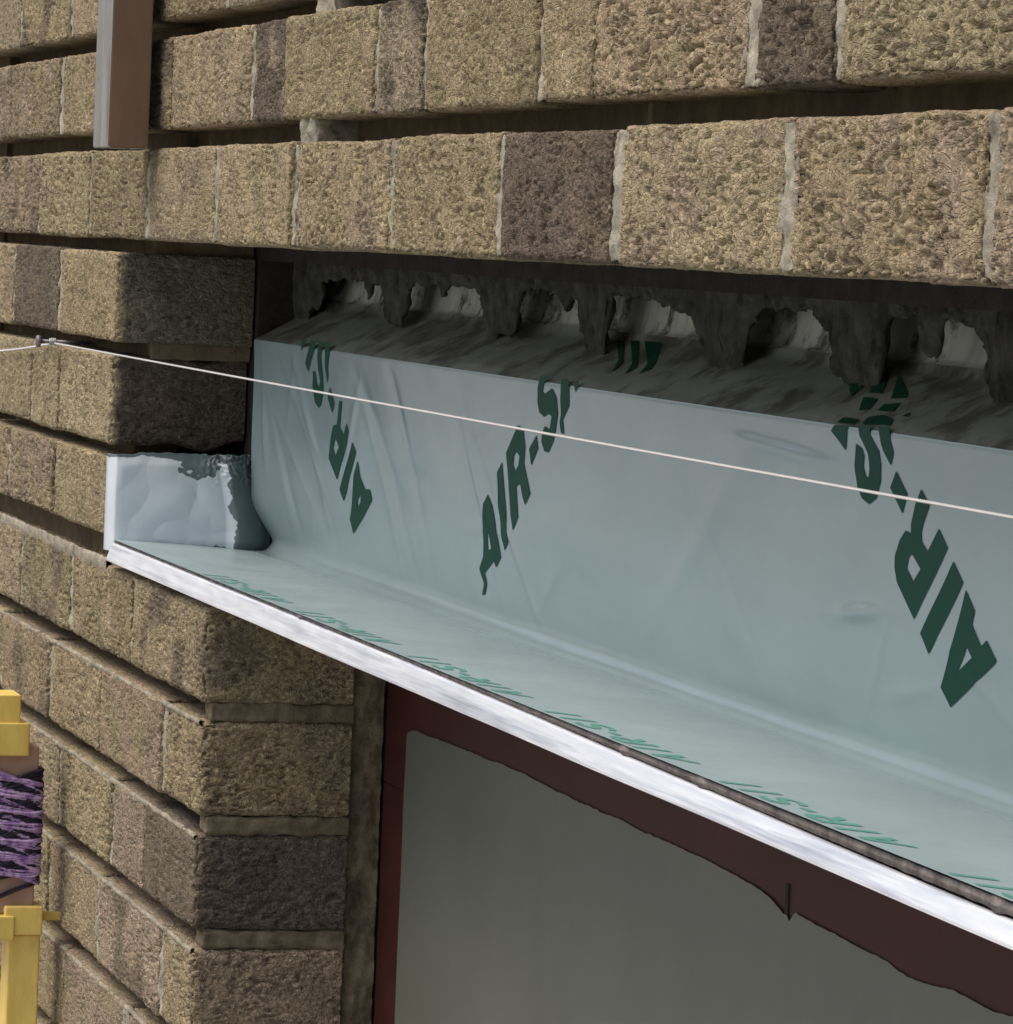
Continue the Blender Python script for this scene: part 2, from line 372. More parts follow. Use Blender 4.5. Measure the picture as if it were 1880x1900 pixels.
def ledge(x0, x1, zb, zt, seed):
    """pale mortar smeared along the top of the brick below, sloping back into the joint"""
    xs = np.arange(x0, x1, 2.2); prof = [(1.6, -.9), (.3, -.2), (.5, .5), (1.8, .8), (4.5, .4), (8, -1.2)]
    P = np.zeros((len(xs), len(prof), 3))
    sd = perlin(xs/60, xs*0+seed, xs*0)*.7+perlin(xs/19, xs*0+seed, xs*0+3)*.5
    for j, (yy, f) in enumerate(prof):
        P[:, j, 0] = xs; P[:, j, 1] = yy-.5*sd+perlin(xs/16, xs*0+seed+j*.3, xs*0)*1.1
        P[:, j, 2] = zb+(zt-zb)*f+sd*1.5+perlin(xs/12, xs*0+j*.7, xs*0+seed)*.8
    LE.grid(P, np.ones(P.shape)*.5)
LE = Acc()
ledge(-1000, -345, -232.5, -226, 1)
for j in range(5): ledge(-1150, -4, -308.5-75*j, -306.2-75*j, 3+j)
put(MO.build('pointing', M_MORTAR)); MO = Acc(); put(LE.build('bed_mortar_smear', M_LEDGE))
# reveal joints of the jamb, flush, and the pointing against the frame
for j in range(26): plug(-22, -1.2, -307-75*j, -294-75*j, 7, 103, 40+j, 'FRTB', 1.5)
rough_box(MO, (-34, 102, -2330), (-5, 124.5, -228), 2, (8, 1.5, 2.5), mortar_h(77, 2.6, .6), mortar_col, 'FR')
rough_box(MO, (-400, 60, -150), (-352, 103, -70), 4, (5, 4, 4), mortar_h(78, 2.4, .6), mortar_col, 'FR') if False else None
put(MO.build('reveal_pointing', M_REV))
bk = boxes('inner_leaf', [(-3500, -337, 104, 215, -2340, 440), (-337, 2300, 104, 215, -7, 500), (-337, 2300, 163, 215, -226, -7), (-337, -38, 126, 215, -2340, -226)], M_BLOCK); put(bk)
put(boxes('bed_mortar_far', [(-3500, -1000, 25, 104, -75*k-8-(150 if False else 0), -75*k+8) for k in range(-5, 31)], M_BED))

# ================================================================== lintel (steel) 
lint = empty('steel_lintel', (0.8, 0.06, -0.228)); tag(lint, 'bright galvanised steel lintel edge spanning the opening above the dark red window', 'lintel')
def reparent(o, p): o.parent = p; o.matrix_parent_inverse = Matrix.Translation(-p.location); return o
def extrude_profile(name, prof, x0, x1, step, mat, off=None, closed=True, smooth=False):
    xs = np.arange(x0, x1+step, step); P = np.zeros((len(xs), len(prof), 3)); P[..., 0] = xs[:, None]
    for j, (y, z) in enumerate(prof): P[:, j, 1] = y; P[:, j, 2] = z
    if off is not None: P = off(P)
    if closed: P = np.concatenate([P, P[:, :1]], 1)
    A = Acc(); A.grid(P, None); return A.build(name, mat, smooth=smooth)
def lip_off(P):
    x = P[..., 0]; tp = 1.2+4.6*sstep(350, 1450, x); P[:, 2:5, 2] += (2.4-tp)[:, 2:5]; P[..., 1] += .35*perlin(x/160, x*0, x*0+2)+.12*perlin(x/30, x*0, x*0+5); P[..., 2] += .3*perlin(x/240, x*0, x*0+8); return P
reparent(extrude_profile('flange', [(-3.2, -227.4), (-3.0, -226.2), (.6, -217.0), (1.6, -216.0), (3.2, -215.8), (.6, -225.6), (124, -225.6), (124, -227.6)], -330, 2250, 6, M_STEEL, lip_off), lint)
# line of dried mortar crumbs along the top of the steel edge
xs = np.arange(-328, 2240, 2.0); nseg = 7; P = np.zeros((len(xs), nseg, 3))
rad = 1.05+.5*perlin(xs/11, xs*0, xs*0+1)+.55*np.clip(perlin(xs/5, xs*0+3, xs*0), 0, 1)+2.0*sstep(.62, .95, perlin(xs/8, xs*0+8, xs*0+1))
for q in (1015, 1350, 260, 905): rad += 2.2*np.exp(-((xs-q)/5)**2)
for j in range(nseg):
    th = 2*math.pi*j/(nseg-1); P[:, j, 0] = xs; P[:, j, 1] = 3.2-rad*math.cos(th); P[:, j, 2] = -213.6-2.2*sstep(350, 1450, xs)+(rad*.5+.4+1.7*sstep(350, 1450, xs))*math.sin(th)
A = Acc(); A.grid(P); M_CRUMB = mat_mortar('dry_brown_crumbs', (.23, .205, .19), .7); reparent(A.build('mortar_crumbs', M_CRUMB), lint)

# ================================================================== membrane draped over the lintel
memb = empty('plastic_cavity_tray', (0.8, 0.1, -0.214)); tag(memb, 'grey green plastic membrane with green printing draped over the steel lintel', 'membrane')
_r = random.Random(3)
CREASE = [(_r.uniform(-300, 1400), _r.uniform(-200, -85), _r.uniform(18, 80), _r.uniform(-1.3, .9), _r.uniform(.3, 1.1)*_r.choice((-1, 1)), _r.uniform(3.5, 8)) for _ in range(34)]
def web_y(x, z):
    t = np.clip((-64-z)/150.0, 0, 1); y = 100+21*t
    k = sstep(0, .12, t)*sstep(1, .9, t)
    w = 1.5*perlin(x/170, z*0+1.3, z/95)+.55*perlin(x/70, z*0+7.3, z/45+x/160)
    # a few stretched creases
    def cr(x0, z0, L, ang, a, wd):
        dx, dz = x-x0, z-z0; u = dx*math.cos(ang)+dz*math.sin(ang); v = -dx*math.sin(ang)+dz*math.cos(ang)
        return a*np.exp(-(u/L)**2)*np.exp(-(v/wd)**2)
    w = w-cr(905, -150, 30, .12, 2.8, 3.2)-cr(815, -80, 70, -.04, 2.4, 3.0)-cr(-308, -130, 4, 0, 2.2, 26)-cr(700, -120, 120, .5, 1.0, 8)-cr(-60, -120, 55, .75, .8, 4)-cr(330, -170, 80, -.8, 1.0, 5)
    for (x0_, z0_, L_, a_, s_, w_) in CREASE: w = w-cr(x0_, z0_, L_, a_, s_, w_)
    edge = -17*t*np.exp(-np.maximum(x+331, 0)/28.0)*sstep(1, .75, t)
    return y+w*k+edge
def tray_z(x, y):
    t = np.clip((y-100)/50.0, 0, 1); k = sstep(0, .15, t)*sstep(1, .85, t)
    return -64+27*t+(1.6*perlin(x/60, y/40, x*0+4)+.5*perlin(x/19, y/15, x*0))*k
def flan_z(x, y):
    t = np.clip(y/123.0, 0, 1); return -212-7*t+(.7*perlin(x/130, y/60, x*0+9)+.25*perlin(x/45, y/30, x*0+2))*sstep(0, .15, t)*sstep(1, .9, t)
xs = np.arange(-331, 2250, 3.0); cols = []
def colm(fy, fz): cols.append((fy, fz))
for y in [1.0, 2.5, 5, 9]+list(np.arange(14, 109, 6)): colm(lambda x, y=y: x*0+y, lambda x, y=y: flan_z(x, x*0+y))
rg = lambda x: 1.0+.35*perlin(x/140, x*0, x*0)   # welded ridge along the crease
for (dy, z) in [(112.5, -218.3), (114.6, -217.6), (116.6, -216.3), (118.2, -214.6), (119.3, -212.7), (119.9, -210.6)]:
    colm(lambda x, dy=dy: dy+.9*perlin(x/260, x*0, x*0+5), lambda x, z=z: z+.5*perlin(x/120, x*0, x*0+15))
for z in np.concatenate([np.arange(-208, -68, 2.2), [-67, -65.4]]): colm(lambda x, z=z: web_y(x, x*0+z), lambda x, z=z: x*0+z)
colm(lambda x: x*0+100.6, lambda x: x*0-64.2); colm(lambda x: x*0+102.2, lambda x: x*0-63.2)
for y in np.arange(104.5, 150, 3.5): colm(lambda x, y=y: x*0+y, lambda x, y=y: tray_z(x, x*0+y))
for (y, z) in [(148.8, -34.6), (151.2, -33.6), (152.6, -32), (154.5, -26), (156, -18), (158, -6)]:
    colm(lambda x, y=y: y+1.6*perlin(x/24, x*0, x*0+y*.1)+.9*perlin(x/8, x*0, x*0+y*.2), lambda x, z=z: x*0+z)
foldw = lambda x: 1.1*perlin(x/150, x*0+3, x*0)+.4*perlin(x/40, x*0+5, x*0)
P = np.zeros((len(xs), len(cols), 3)); P[..., 0] = xs[:, None]
for j, (fy, fz) in enumerate(cols): P[:, j, 1] = fy(xs); P[:, j, 2] = fz(xs)
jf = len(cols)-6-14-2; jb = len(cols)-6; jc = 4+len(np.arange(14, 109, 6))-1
for a_, b_, nm, mt in ((0, jc+1, 'flange_strip', M_FLANGE), (jc, jf+2, 'sheet', M_MEMB), (jf+1, jb+1, 'dusty_shaded_top', M_DUSTY_SHADE), (jb, len(cols), 'upstand', M_UP)):
    A = Acc(); A.grid(P[:, a_:b_], None, flip=True); reparent(A.build(nm, mt), memb)

def print_mesh(name, polys, mat, lift=.38):
    bm = bmesh.new()
    for surf, outer, hole, dx in polys:
        part = bmesh.new(); es = []
        for loop in (outer, hole):
            if not loop: continue
            vs = [part.verts.new((q[0]+dx, q[1], 0)) for q in loop]
            for i in range(len(vs)): es.append(part.edges.new((vs[i], vs[(i+1) % len(vs)])))
        bmesh.ops.triangle_fill(part, use_beauty=True, use_dissolve=False, edges=es)
        ux = [v.co.x for v in part.verts]; uy = [v.co.y for v in part.verts]
        for ax, lo, hi, st in ((0, min(ux), max(ux), 5.0), (1, min(uy), max(uy), 4.0)):
            k = math.ceil(lo/st)*st
            while k < hi:
                no = (1, 0, 0) if ax == 0 else (0, 1, 0)
                bmesh.ops.bisect_plane(part, geom=part.verts[:]+part.edges[:]+part.faces[:], plane_co=(k+.01, k+.01, 0), plane_no=no); k += st
        m_ = {}
        for v in part.verts:
            X = np.array([v.co.x]); U = np.array([v.co.y])
            if surf == 'w': p = (v.co.x, float(web_y(X, U)[0])-lift, v.co.y)
            elif surf == 't': p = (v.co.x, v.co.y-.25, float(tray_z(X, U)[0])+lift)
            else: p = (v.co.x, v.co.y, float(flan_z(X, U)[0])+lift*.6)
            m_[v] = bm.verts.new(Vector(p)*S)
        for f_ in part.faces:
            try: bm.faces.new([m_[v] for v in f_.verts])
            except ValueError: pass
        part.free()
    bmesh.ops.recalc_face_normals(bm, faces=bm.faces)
    me = bpy.data.meshes.new(name); bm.to_mesh(me); bm.free()
    return reparent(link(name, me, mat), memb)
LETTERS = [('w',[(1041.4,-127.6),(1049.5,-135.9),(1044.7,-142.2),(1053.3,-150.8),(1060.4,-147.5),(1069.7,-155.1),(1068.9,-156.2),(1012.8,-181.6),(1003.6,-173.7),(1020.4,-152.5)],[(1036.5,-152.5),(1041.5,-156.8),(1030.9,-162.1),(1024.4,-164.6),(1030.2,-160.0)]),('w',[(1030.0,-116.2),(1039.1,-124.7),(991.9,-160.3),(983.7,-151.8)],[]),('w',[(999.4,-87.1),(1007.5,-93.7),(997.9,-102.7),(994.8,-106.5),(994.5,-110.5),(1000.4,-114.3),(1016.3,-103.1),(1024.8,-110.9),(977.7,-146.3),(960.9,-131.4),(959.1,-125.1),(960.4,-119.5),(968.0,-111.6),(976.0,-106.9),(982.5,-107.6),(983.1,-103.8),(990.5,-94.6)],[(981.3,-116.7),(990.5,-122.8),(980.6,-129.2),(974.0,-123.9),(977.0,-119.1)]),('w',[(971.1,-80.9),(982.1,-90.4),(974.0,-99.6),(961.6,-88.8)],[]),('w',[(921.2,-71.4),(918.1,-81.2),(920.1,-91.0),(925.9,-96.0),(933.8,-98.2),(943.0,-94.9),(950.5,-86.6),(952.9,-79.1),(951.5,-73.4),(944.8,-69.3),(940.6,-66.6),(941.2,-62.4),(926.0,-63.0),(926.4,-67.4),(930.6,-70.6),(936.5,-75.2),(938.5,-81.5),(936.8,-85.7),(933.3,-85.7),(929.7,-81.5),(931.3,-76.5),(928.5,-73.2)],[]),('w',[(889.0,-67.3),(894.2,-64.3),(911.6,-63.7),(907.4,-75.4),(897.6,-70.9)],[]),('w',[(951.4,-61.9),(965.9,-61.4),(965.8,-67.7),(969.4,-72.8),(965.3,-78.9),(956.5,-72.6),(953.8,-69.3)],[]),('t',[(893.6,101.3),(889.1,106.3),(910.4,106.4),(913.2,102.2)],[]),('t',[(922.7,102.7),(915.1,108.8),(928.6,111.0),(947.7,108.1),(956.7,103.7)],[]),('t',[(815.9,150.7),(832.4,151.4),(887.8,125.0),(871.8,124.6)],[]),('t',[(870.6,139.6),(908.1,129.7),(918.7,125.3),(903.5,123.4)],[]),('t',[(785.4,148.4),(803.7,150.8),(851.3,128.9),(857.5,121.3),(841.5,126.0)],[]),('t',[(906.3,119.2),(922.1,121.2),(931.1,114.2),(911.3,114.3)],[]),('t',[(874.8,120.9),(892.0,121.4),(900.2,114.2),(892.1,112.5)],[]),('t',[(951.7,115.2),(956.1,111.8),(951.2,110.8)],[]),('w',[(277.9,-136.8),(285.6,-142.6),(294.4,-173.1),(282.5,-180.0),(278.2,-176.6),(254.3,-185.6),(257.8,-191.7),(251.1,-199.1),(243.9,-199.7),(250.6,-192.4),(245.2,-187.5),(242.2,-184.0),(253.5,-175.6),(264.6,-143.3)],[(271.9,-158.4),(275.1,-169.4),(266.2,-171.2)]),('w',[(316.0,-115.3),(315.7,-161.8),(304.2,-168.2),(300.5,-161.5),(302.8,-122.3)],[]),('w',[(358.9,-91.5),(368.5,-93.9),(369.4,-103.2),(363.4,-113.6),(370.8,-130.3),(358.0,-137.7),(354.2,-133.6),(351.5,-125.8),(343.0,-127.8),(340.3,-146.1),(326.9,-154.8),(324.8,-146.5),(326.9,-124.5),(326.6,-109.2),(347.9,-97.1)],[(349.8,-107.1),(355.5,-109.7),(351.1,-115.0),(343.2,-119.1),(339.9,-115.7),(342.7,-110.4)]),('w',[(396.3,-95.3),(396.8,-103.1),(378.8,-113.7),(377.6,-104.1)],[]),('w',[(412.5,-60.8),(432.5,-60.7),(418.8,-64.6),(414.6,-69.7),(419.2,-70.9),(434.1,-67.1),(442.4,-72.0),(444.5,-80.9),(438.0,-89.6),(430.8,-97.0),(418.6,-104.0),(409.9,-103.7),(405.4,-98.3),(409.6,-93.2),(415.8,-89.3),(425.4,-90.6),(431.5,-82.9),(425.7,-81.8),(416.3,-84.0),(406.9,-82.0),(403.8,-75.8),(405.1,-68.0)],[]),('w',[(453.3,-60.8),(467.9,-60.5),(466.7,-75.7),(453.3,-84.0),(453.2,-91.9),(447.3,-91.2),(446.6,-85.7),(450.7,-80.6),(449.9,-71.7)],[]),('w',[(488.1,-60.7),(480.1,-67.6),(477.7,-63.6),(482.2,-60.8)],[]),('w',[(-45.8,-135.6),(-43.4,-147.1),(-34.1,-154.0),(-21.9,-153.2),(-18.4,-159.9),(-46.7,-173.1),(-79.9,-186.8),(-86.1,-177.5),(-69.1,-159.6),(-62.3,-146.6)],[(-47.8,-158.2),(-49.8,-163.3),(-60.3,-168.2),(-56.2,-162.1)]),('w',[(-54.9,-123.7),(-47.0,-129.9),(-73.3,-148.1),(-81.8,-156.2),(-98.2,-166.1),(-105.9,-158.6),(-89.3,-148.3),(-69.7,-134.5)],[]),('w',[(-79.5,-97.4),(-70.7,-97.4),(-86.7,-115.3),(-77.9,-119.9),(-65.9,-111.8),(-59.3,-117.3),(-74.2,-128.1),(-93.1,-140.1),(-110.6,-152.5),(-130.4,-138.9),(-117.3,-124.5),(-106.4,-115.5),(-95.1,-114.1)],[(-102.6,-123.7),(-95.9,-129.3),(-107.5,-135.8),(-112.7,-131.1)]),('w',[(-102.9,-89.2),(-94.7,-99.8),(-104.8,-107.0),(-113.4,-97.2)],[]),('w',[(-150.3,-80.1),(-143.2,-80.6),(-142.3,-87.4),(-138.4,-91.5),(-131.1,-87.0),(-133.1,-78.6),(-133.3,-70.1),(-126.8,-58.8),(-114.1,-58.8),(-122.1,-69.7),(-120.4,-83.1),(-124.6,-93.5),(-135.6,-102.5),(-144.9,-105.5),(-155.6,-101.7),(-157.7,-91.5)],[]),('w',[(-108.8,-59.2),(-92.6,-59.2),(-101.8,-73.1),(-103.8,-82.5),(-109.2,-86.9),(-112.0,-76.1)],[]),('w',[(-149.2,-59.4),(-132.4,-59.0),(-148.3,-70.6),(-165.8,-81.5),(-172.8,-75.8)],[]),('w',[(-177.4,-59.6),(-160.3,-59.2),(-176.1,-65.6),(-181.4,-67.5)],[]),('t',[(409.9,145.0),(420.8,145.7),(482.5,126.0),(493.0,116.7),(471.1,126.9)],[]),('t',[(430.5,146.4),(443.6,147.2),(511.8,124.8),(515.5,116.8),(496.2,127.0)],[]),('t',[(451.9,147.7),(478.8,149.5),(530.0,129.5),(544.6,122.4),(539.8,117.0),(518.8,128.7)],[]),('f',[(1026.0,5.0),(1032.7,7.8),(1017.6,15.9),(1027.7,17.7),(1046.2,18.7),(1055.7,10.2),(1053.6,3.6),(1041.6,6.3)],[]),('f',[(1073.4,6.3),(1074.4,9.6),(1060.5,16.6),(1061.9,21.2),(1093.2,18.8),(1107.9,9.3),(1092.8,8.9),(1082.5,8.9)],[]),('f',[(1115.7,8.6),(1104.2,17.0),(1102.1,21.3),(1121.2,18.0),(1138.0,18.9),(1151.9,9.6),(1141.9,10.5),(1132.1,10.5)],[]),('f',[(1167.2,7.5),(1153.1,17.6),(1139.8,20.4),(1148.7,22.0),(1159.8,23.8),(1168.7,14.6)],[]),('f',[(1190.7,7.1),(1181.9,16.6),(1175.9,21.6),(1188.6,22.3),(1194.9,13.0)],[]),('f',[(1212.9,8.3),(1213.5,12.1),(1200.2,22.0),(1217.0,21.6),(1223.4,9.7)],[])]

LW = [l for l in LETTERS if l[0] == 'w']; LT = [l for l in LETTERS if l[0] == 't']; LF = [l for l in LETTERS if l[0] == 'f']
def grp(a, b): return [(s_, o_, h_, 0) for s_, o_, h_ in LW+LT if a < sum(q[0] for q in o_)/len(o_) < b]
print_mesh('lettering', grp(-400, 150), M_INK); print_mesh('lettering', grp(150, 640), M_INK); print_mesh('lettering', grp(640, 1500), M_INK)
# foreshortened print on the ledge: A I R - S and two strokes, upside down, running along the edge
GL = {'A': ([(0, 0), (.36, 1), (.64, 1), (1, 0), (.74, 0), (.66, .24), (.34, .24), (.26, 0)], [(.41, .42), (.59, .42), (.5, .74)]),
      'I': ([(.3, 0), (.3, 1), (.62, 1), (.62, 0)], []),
      'R': ([(0, 0), (0, 1), (.62, 1), (.88, .9), (.95, .7), (.88, .5), (.66, .4), (1, 0), (.68, 0), (.4, .36), (.28, .36), (.28, 0)], [(.28, .58), (.28, .8), (.58, .8), (.66, .69), (.58, .58)]),
      '-': ([(.15, .36), (.15, .58), (.8, .58), (.8, .36)], []),
      'S': ([(.02, .24), (.25, .05), (.6, 0), (.92, .12), (.98, .32), (.85, .5), (.4, .66), (.34, .76), (.5, .82), (.88, .72), (.92, .88), (.6, 1), (.25, .97), (.05, .8), (.1, .58), (.3, .46), (.66, .33), (.68, .22), (.5, .17), (.1, .36)], [])}
LF = []
xc = 1230.0
for ch in 'AIR-SII':
    wd_ = {'I': 22, '-': 18}.get(ch, 30)
    o_, h_ = GL[ch]; f_ = lambda q: (xc-q[0]*wd_-(q[1])*7, 19.0-q[1]*15.5)
    LF.append(('f', [f_(q) for q in o_], [f_(q) for q in h_])); xc -= wd_+4
for k in range(-4, 4):
    pl = [(s_, o_, h_, 265.0*k) for s_, o_, h_ in LF if sum(q[0] for q in o_)/len(o_)+265*k > -60 and sum(q[0] for q in o_)/len(o_)+265*k < 2200]
    if pl: print_mesh('small_lettering', pl, M_INK2)

# mortar droppings hanging behind the bricks, down onto the tray
FING = [(-400, -50), (-296, -50), (-290, -38), (-262, -40), (-255, -20), (-200, -17), (-128, -17), (-120, -30), (-112, -17), (-80, -21), (-74, -34), (-66, -44), (-28, -45), (-18, -24), (0, -15), (30, -17), (66, -15), (70, -22), (80, -22), (84, -15), (150, -16), (178, -28), (186, -50), (196, -50), (204, -42), (246, -43), (252, -18), (262, -14), (300, -13), (338, -16), (344, -25), (356, -25), (360, -16), (372, -18), (384, -36), (396, -40), (404, -56), (428, -58), (434, -20), (440, -14), (480, -14), (510, -14), (556, -19), (584, -22), (600, -38), (616, -50), (652, -51), (664, -44), (676, -22), (700, -14), (770, -14), (796, -24), (806, -42), (832, -50), (846, -60), (862, -60), (870, -24), (876, -14), (915, -13), (921, -26), (926, -31), (937, -31), (941, -24), (945, -13), (985, -15), (1000, -30), (1006, -48), (1030, -60), (1056, -60), (1066, -26), (1075, -14), (1130, -15), (1190, -18), (1206, -54), (1245, -55), (1254, -18), (1400, -16), (1436, -55), (1480, -54), (1488, -18), (1700, -17), (1740, -55), (1790, -18), (2240, -18)]
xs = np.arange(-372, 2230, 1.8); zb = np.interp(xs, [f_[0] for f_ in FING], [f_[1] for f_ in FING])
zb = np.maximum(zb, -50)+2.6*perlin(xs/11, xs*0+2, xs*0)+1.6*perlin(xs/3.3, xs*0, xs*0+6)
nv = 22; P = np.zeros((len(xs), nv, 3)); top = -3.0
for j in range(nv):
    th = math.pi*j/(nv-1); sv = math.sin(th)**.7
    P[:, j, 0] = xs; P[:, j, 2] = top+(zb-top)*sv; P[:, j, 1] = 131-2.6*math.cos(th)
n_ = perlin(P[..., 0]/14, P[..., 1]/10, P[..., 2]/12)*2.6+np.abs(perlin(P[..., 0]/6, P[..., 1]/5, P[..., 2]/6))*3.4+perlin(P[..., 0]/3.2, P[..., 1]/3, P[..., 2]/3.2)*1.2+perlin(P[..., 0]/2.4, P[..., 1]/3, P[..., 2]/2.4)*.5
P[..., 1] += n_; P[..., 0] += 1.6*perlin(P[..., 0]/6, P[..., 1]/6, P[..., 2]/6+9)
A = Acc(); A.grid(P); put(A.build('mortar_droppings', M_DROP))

# ================================================================== stop end at the left bearing
NY, NZ = 260, 160
Y, Z = np.meshgrid(np.linspace(-3, 119, NY), np.linspace(-221, -149, NZ), indexing='ij')
u = (Y+3)/122; v = (Z+221)/72
w = 1.8+2.4*np.abs(perlin(Y/60+Z/70, Z/48-Y/90, Y*0+3.4))+1.7*np.abs(perlin(Y/40-Z/30, Z/36+Y/50, Y*0+8.7))+.5*np.abs(perlin(Y/17+Z/25, Z/19, Y*0+1.5))
edge = np.minimum(np.minimum(u, 1-u)*122, np.minimum(v, 1-v)*72)
w = w*(.35+.65*sstep(0, 10, edge))
X = -335+w+1.5
crump = sstep(.5, .78, u)*sstep(.6, .95, v); X += crump*(4*np.abs(perlin(Y/7, Z/5, Y*0+30))+2*perlin(Y/3.5, Z/3, Y*0+2))
X += 5.5*sstep(84, 93, Y)*(1-sstep(93, 119, Y)*1.7)                       # folded flap on the right
X -= 9*sstep(3, -3, Y)                                                   # rolls round the front arris
right = 103+16*sstep(-150, -205, Z)                                       # outline narrows upwards
Y2 = np.where(Y > 60, 60+(Y-60)*(right+8*0-60+14*sstep(-150, -185, Z)*0)/59.0, Y)
Z2 = Z+1.2*perlin(Y/9, Y*0, Y*0+4)*(sstep(.2, 0, v)+sstep(.8, 1, v))-2.0*sstep(30, -3, Y)*v
P = np.stack([X, Y2, Z2], -1); A = Acc(); A.grid(P)
so = A.build('stop_end', M_STOP); so.data.materials.append(M_STOP_DARK)
mk = (Y > 90+7*perlin(Z/13, Z*0, Z*0+4)+2.5*perlin(Z/4, Z*0+5, Z*0)) | (Z > -151.5-1.5*perlin(Y/6, Y*0, Y*0)-4*sstep(20, 60, Y)) | ((((Y-66)/17)**2+((Z+158)/9)**2+.9*perlin(Y/5, Z/4, Y*0)) < 1) | ((Z < -216.5+2.5*perlin(Y/14, Y*0+7, Y*0)+1.5*perlin(Y/5, Y*0+1, Y*0)) & (Y > 4))
mf = mk[:-1, :-1].ravel()
so.data.polygons.foreach_set('material_index', mf.astype(np.int32)); sol = so.modifiers.new('thickness', 'SOLIDIFY'); sol.thickness = .0006
tag(so, 'crumpled silver blue plastic stop end wrapped over the cut brick at the left bearing', 'stop end')

# ================================================================== window: dark red frame and film
m = NT('dark_red_frame_paint'); c = m.ramp(m.noise(18, 5, .6, scale=(.4, 1, 1.5)), [(.3, (.034, .009, .007)), (.7, (.058, .015, .011))])
m.bump(m.noise(120, 3, .5), .15, .0006); M_FRAME = m.set(Base_Color=c, Roughness=.6, Specular_IOR_Level=.2)
m = NT('grey_green_film'); c = m.ramp(m.noise(3.2, 5, .6, loc=(1, 1, 1)), [(.28, (.085, .092, .073)), (.72, (.120, .128, .102))])
m.bump(m.noise(7, 4, .55, scale=(1, 1, .5), dist=.8), .6, .002); M_FILM = m.set(Base_Color=c, Roughness=.42, Specular_IOR_Level=.4)
win = empty('window', (1.0, 0.16, -1.4)); tag(win, 'dark red framed window below the steel lintel, pane covered by grey green film', 'window')
reparent(boxes('dark_slit', [(789, 793, 124.6, 127, -309, -293)], M_BLOCK), win)  # added dark strip standing in for the dark of a slit at the film edge
reparent(boxes('frame', [(-3, 2250, 125.5, 190, -345, -229), (-3, 58, 125.5, 190, -2000, -345.01), (2190, 2250, 125.5, 190, -2000, -345.01), (58, 2190, 125.5, 190, -2000, -1940)], M_FRAME, bev=1.5), win)
m = NT('window_glass'); M_GLASS = m.set(Base_Color=(.02, .022, .022), Roughness=.05)
reparent(boxes('pane', [(50, 2200, 150, 156, -1945, -340)], M_GLASS), win)
# ragged protective film stuck over the frame and pane
xs = np.concatenate([np.arange(56, 800, 3.0), np.arange(800, 2185, 3.0)]); zt = -305+1.6*perlin(xs/45, xs*0, xs*0+1)+.6*perlin(xs/8, xs*0, xs*0+6)
zt += .8*np.interp(xs, [56, 59, 80, 300, 430, 700, 770, 789, 800, 806, 930, 945, 1085, 1300, 2200], [-4, 0, 4, 9, 7, 7, 2, -3, -3, 0, -4, -6, -1, -5, -4])
zt -= 3*np.exp(-((xs-797)/2.5)**2)
vs_ = np.linspace(0, 1, 60)**1.4; P = np.zeros((len(xs), len(vs_), 3)); P[..., 0] = xs[:, None]
P[..., 2] = zt[:, None]+(-1930-zt[:, None])*vs_[None, :]
P[..., 0] += (2.0*perlin(P[..., 2]/60, P[..., 0]*0, P[..., 0]*0))*(xs < 70)[:, None]
P[..., 1] = 124.4+.5*perlin(P[..., 0]/120, P[..., 0]*0+4, P[..., 2]/90)+.3*perlin(P[..., 0]/34, P[..., 0]*0, P[..., 2]/60)
A = Acc(); A.grid(P, None, flip=True); fo = reparent(A.build('protective_film', M_FILM), win)

# ================================================================== steel box section hanging on the wall
def mat_box():
    m = NT('weathered_galvanised_box')
    c = m.ramp(m.noise(20, 5, .65, scale=(1, 1, .25)), [(.3, (.42, .40, .37)), (.7, (.58, .57, .54))])
    rust = m.ramp(m.noise(30, 5, .7, scale=(1, 1, .35), loc=(4, 4, 4)), [(.5, (0, 0, 0)), (.75, (.55, .55, .55))])
    c = m.mix(rust, c, (.27, .13, .07)); r = m.ramp(m.noise(60, 3, .5, scale=(1, 1, .2)), [(.3, (.24,)*3), (.7, (.42,)*3)])
    return m.set(Base_Color=c, Roughness=r, Metallic=.75)
M_BOX = mat_box()
bx0, bx1, by0, by1, bz0, bz1 = -265, -207, -36, -8, 67.5, 440
bm = bmesh.new(); t_ = 1.8
def ring(z, i):
    return [bm.verts.new(Vector((x, y, z))*S) for x, y in ((bx0+i, by0+i), (bx1-i, by0+i), (bx1-i, by1-i), (bx0+i, by1-i))]
o0, o1, i1, i0 = ring(bz0, 0), ring(bz1, 0), ring(bz1, t_), ring(bz0, t_)
for a_, b_ in ((o0, o1), (o1, i1), (i1, i0), (i0, o0)):
    for k in range(4): bm.faces.new((a_[k], a_[(k+1) % 4], b_[(k+1) % 4], b_[k]))
bmesh.ops.recalc_face_normals(bm, faces=bm.faces); bmesh.ops.bevel(bm, geom=list(bm.edges), offset=.7*S, segments=2, affect='EDGES')
me = bpy.data.meshes.new('box_tube'); bm.to_mesh(me); bm.free()
post = empty('steel_box_post', (-.236, -.022, .066)); tag(post, 'open ended grey steel box section, one side brown with reflected brick, hanging vertically on the brick wall', 'steel post')
m = NT('steel_brick_reflection'); c = m.ramp(m.noise(24, 5, .65, scale=(1, 1, .3)), [(.3, (.165, .105, .065)), (.7, (.26, .165, .105))]); M_BRICK_REFL = m.set(Base_Color=c, Roughness=.38, Metallic=.35)  # brown base colour paints in the brick wall's reflection on this side
tb = reparent(link('tube', me, M_BOX), post); me.materials.append(M_BRICK_REFL)
for p_ in me.polygons:
    if p_.normal.x > .8 and p_.center.x > -.2085: p_.material_index = 1; reparent(boxes('wall_bracket', [(-250, -222, -8.4, 3, 300, 330)], M_BOX, bev=.5), post)

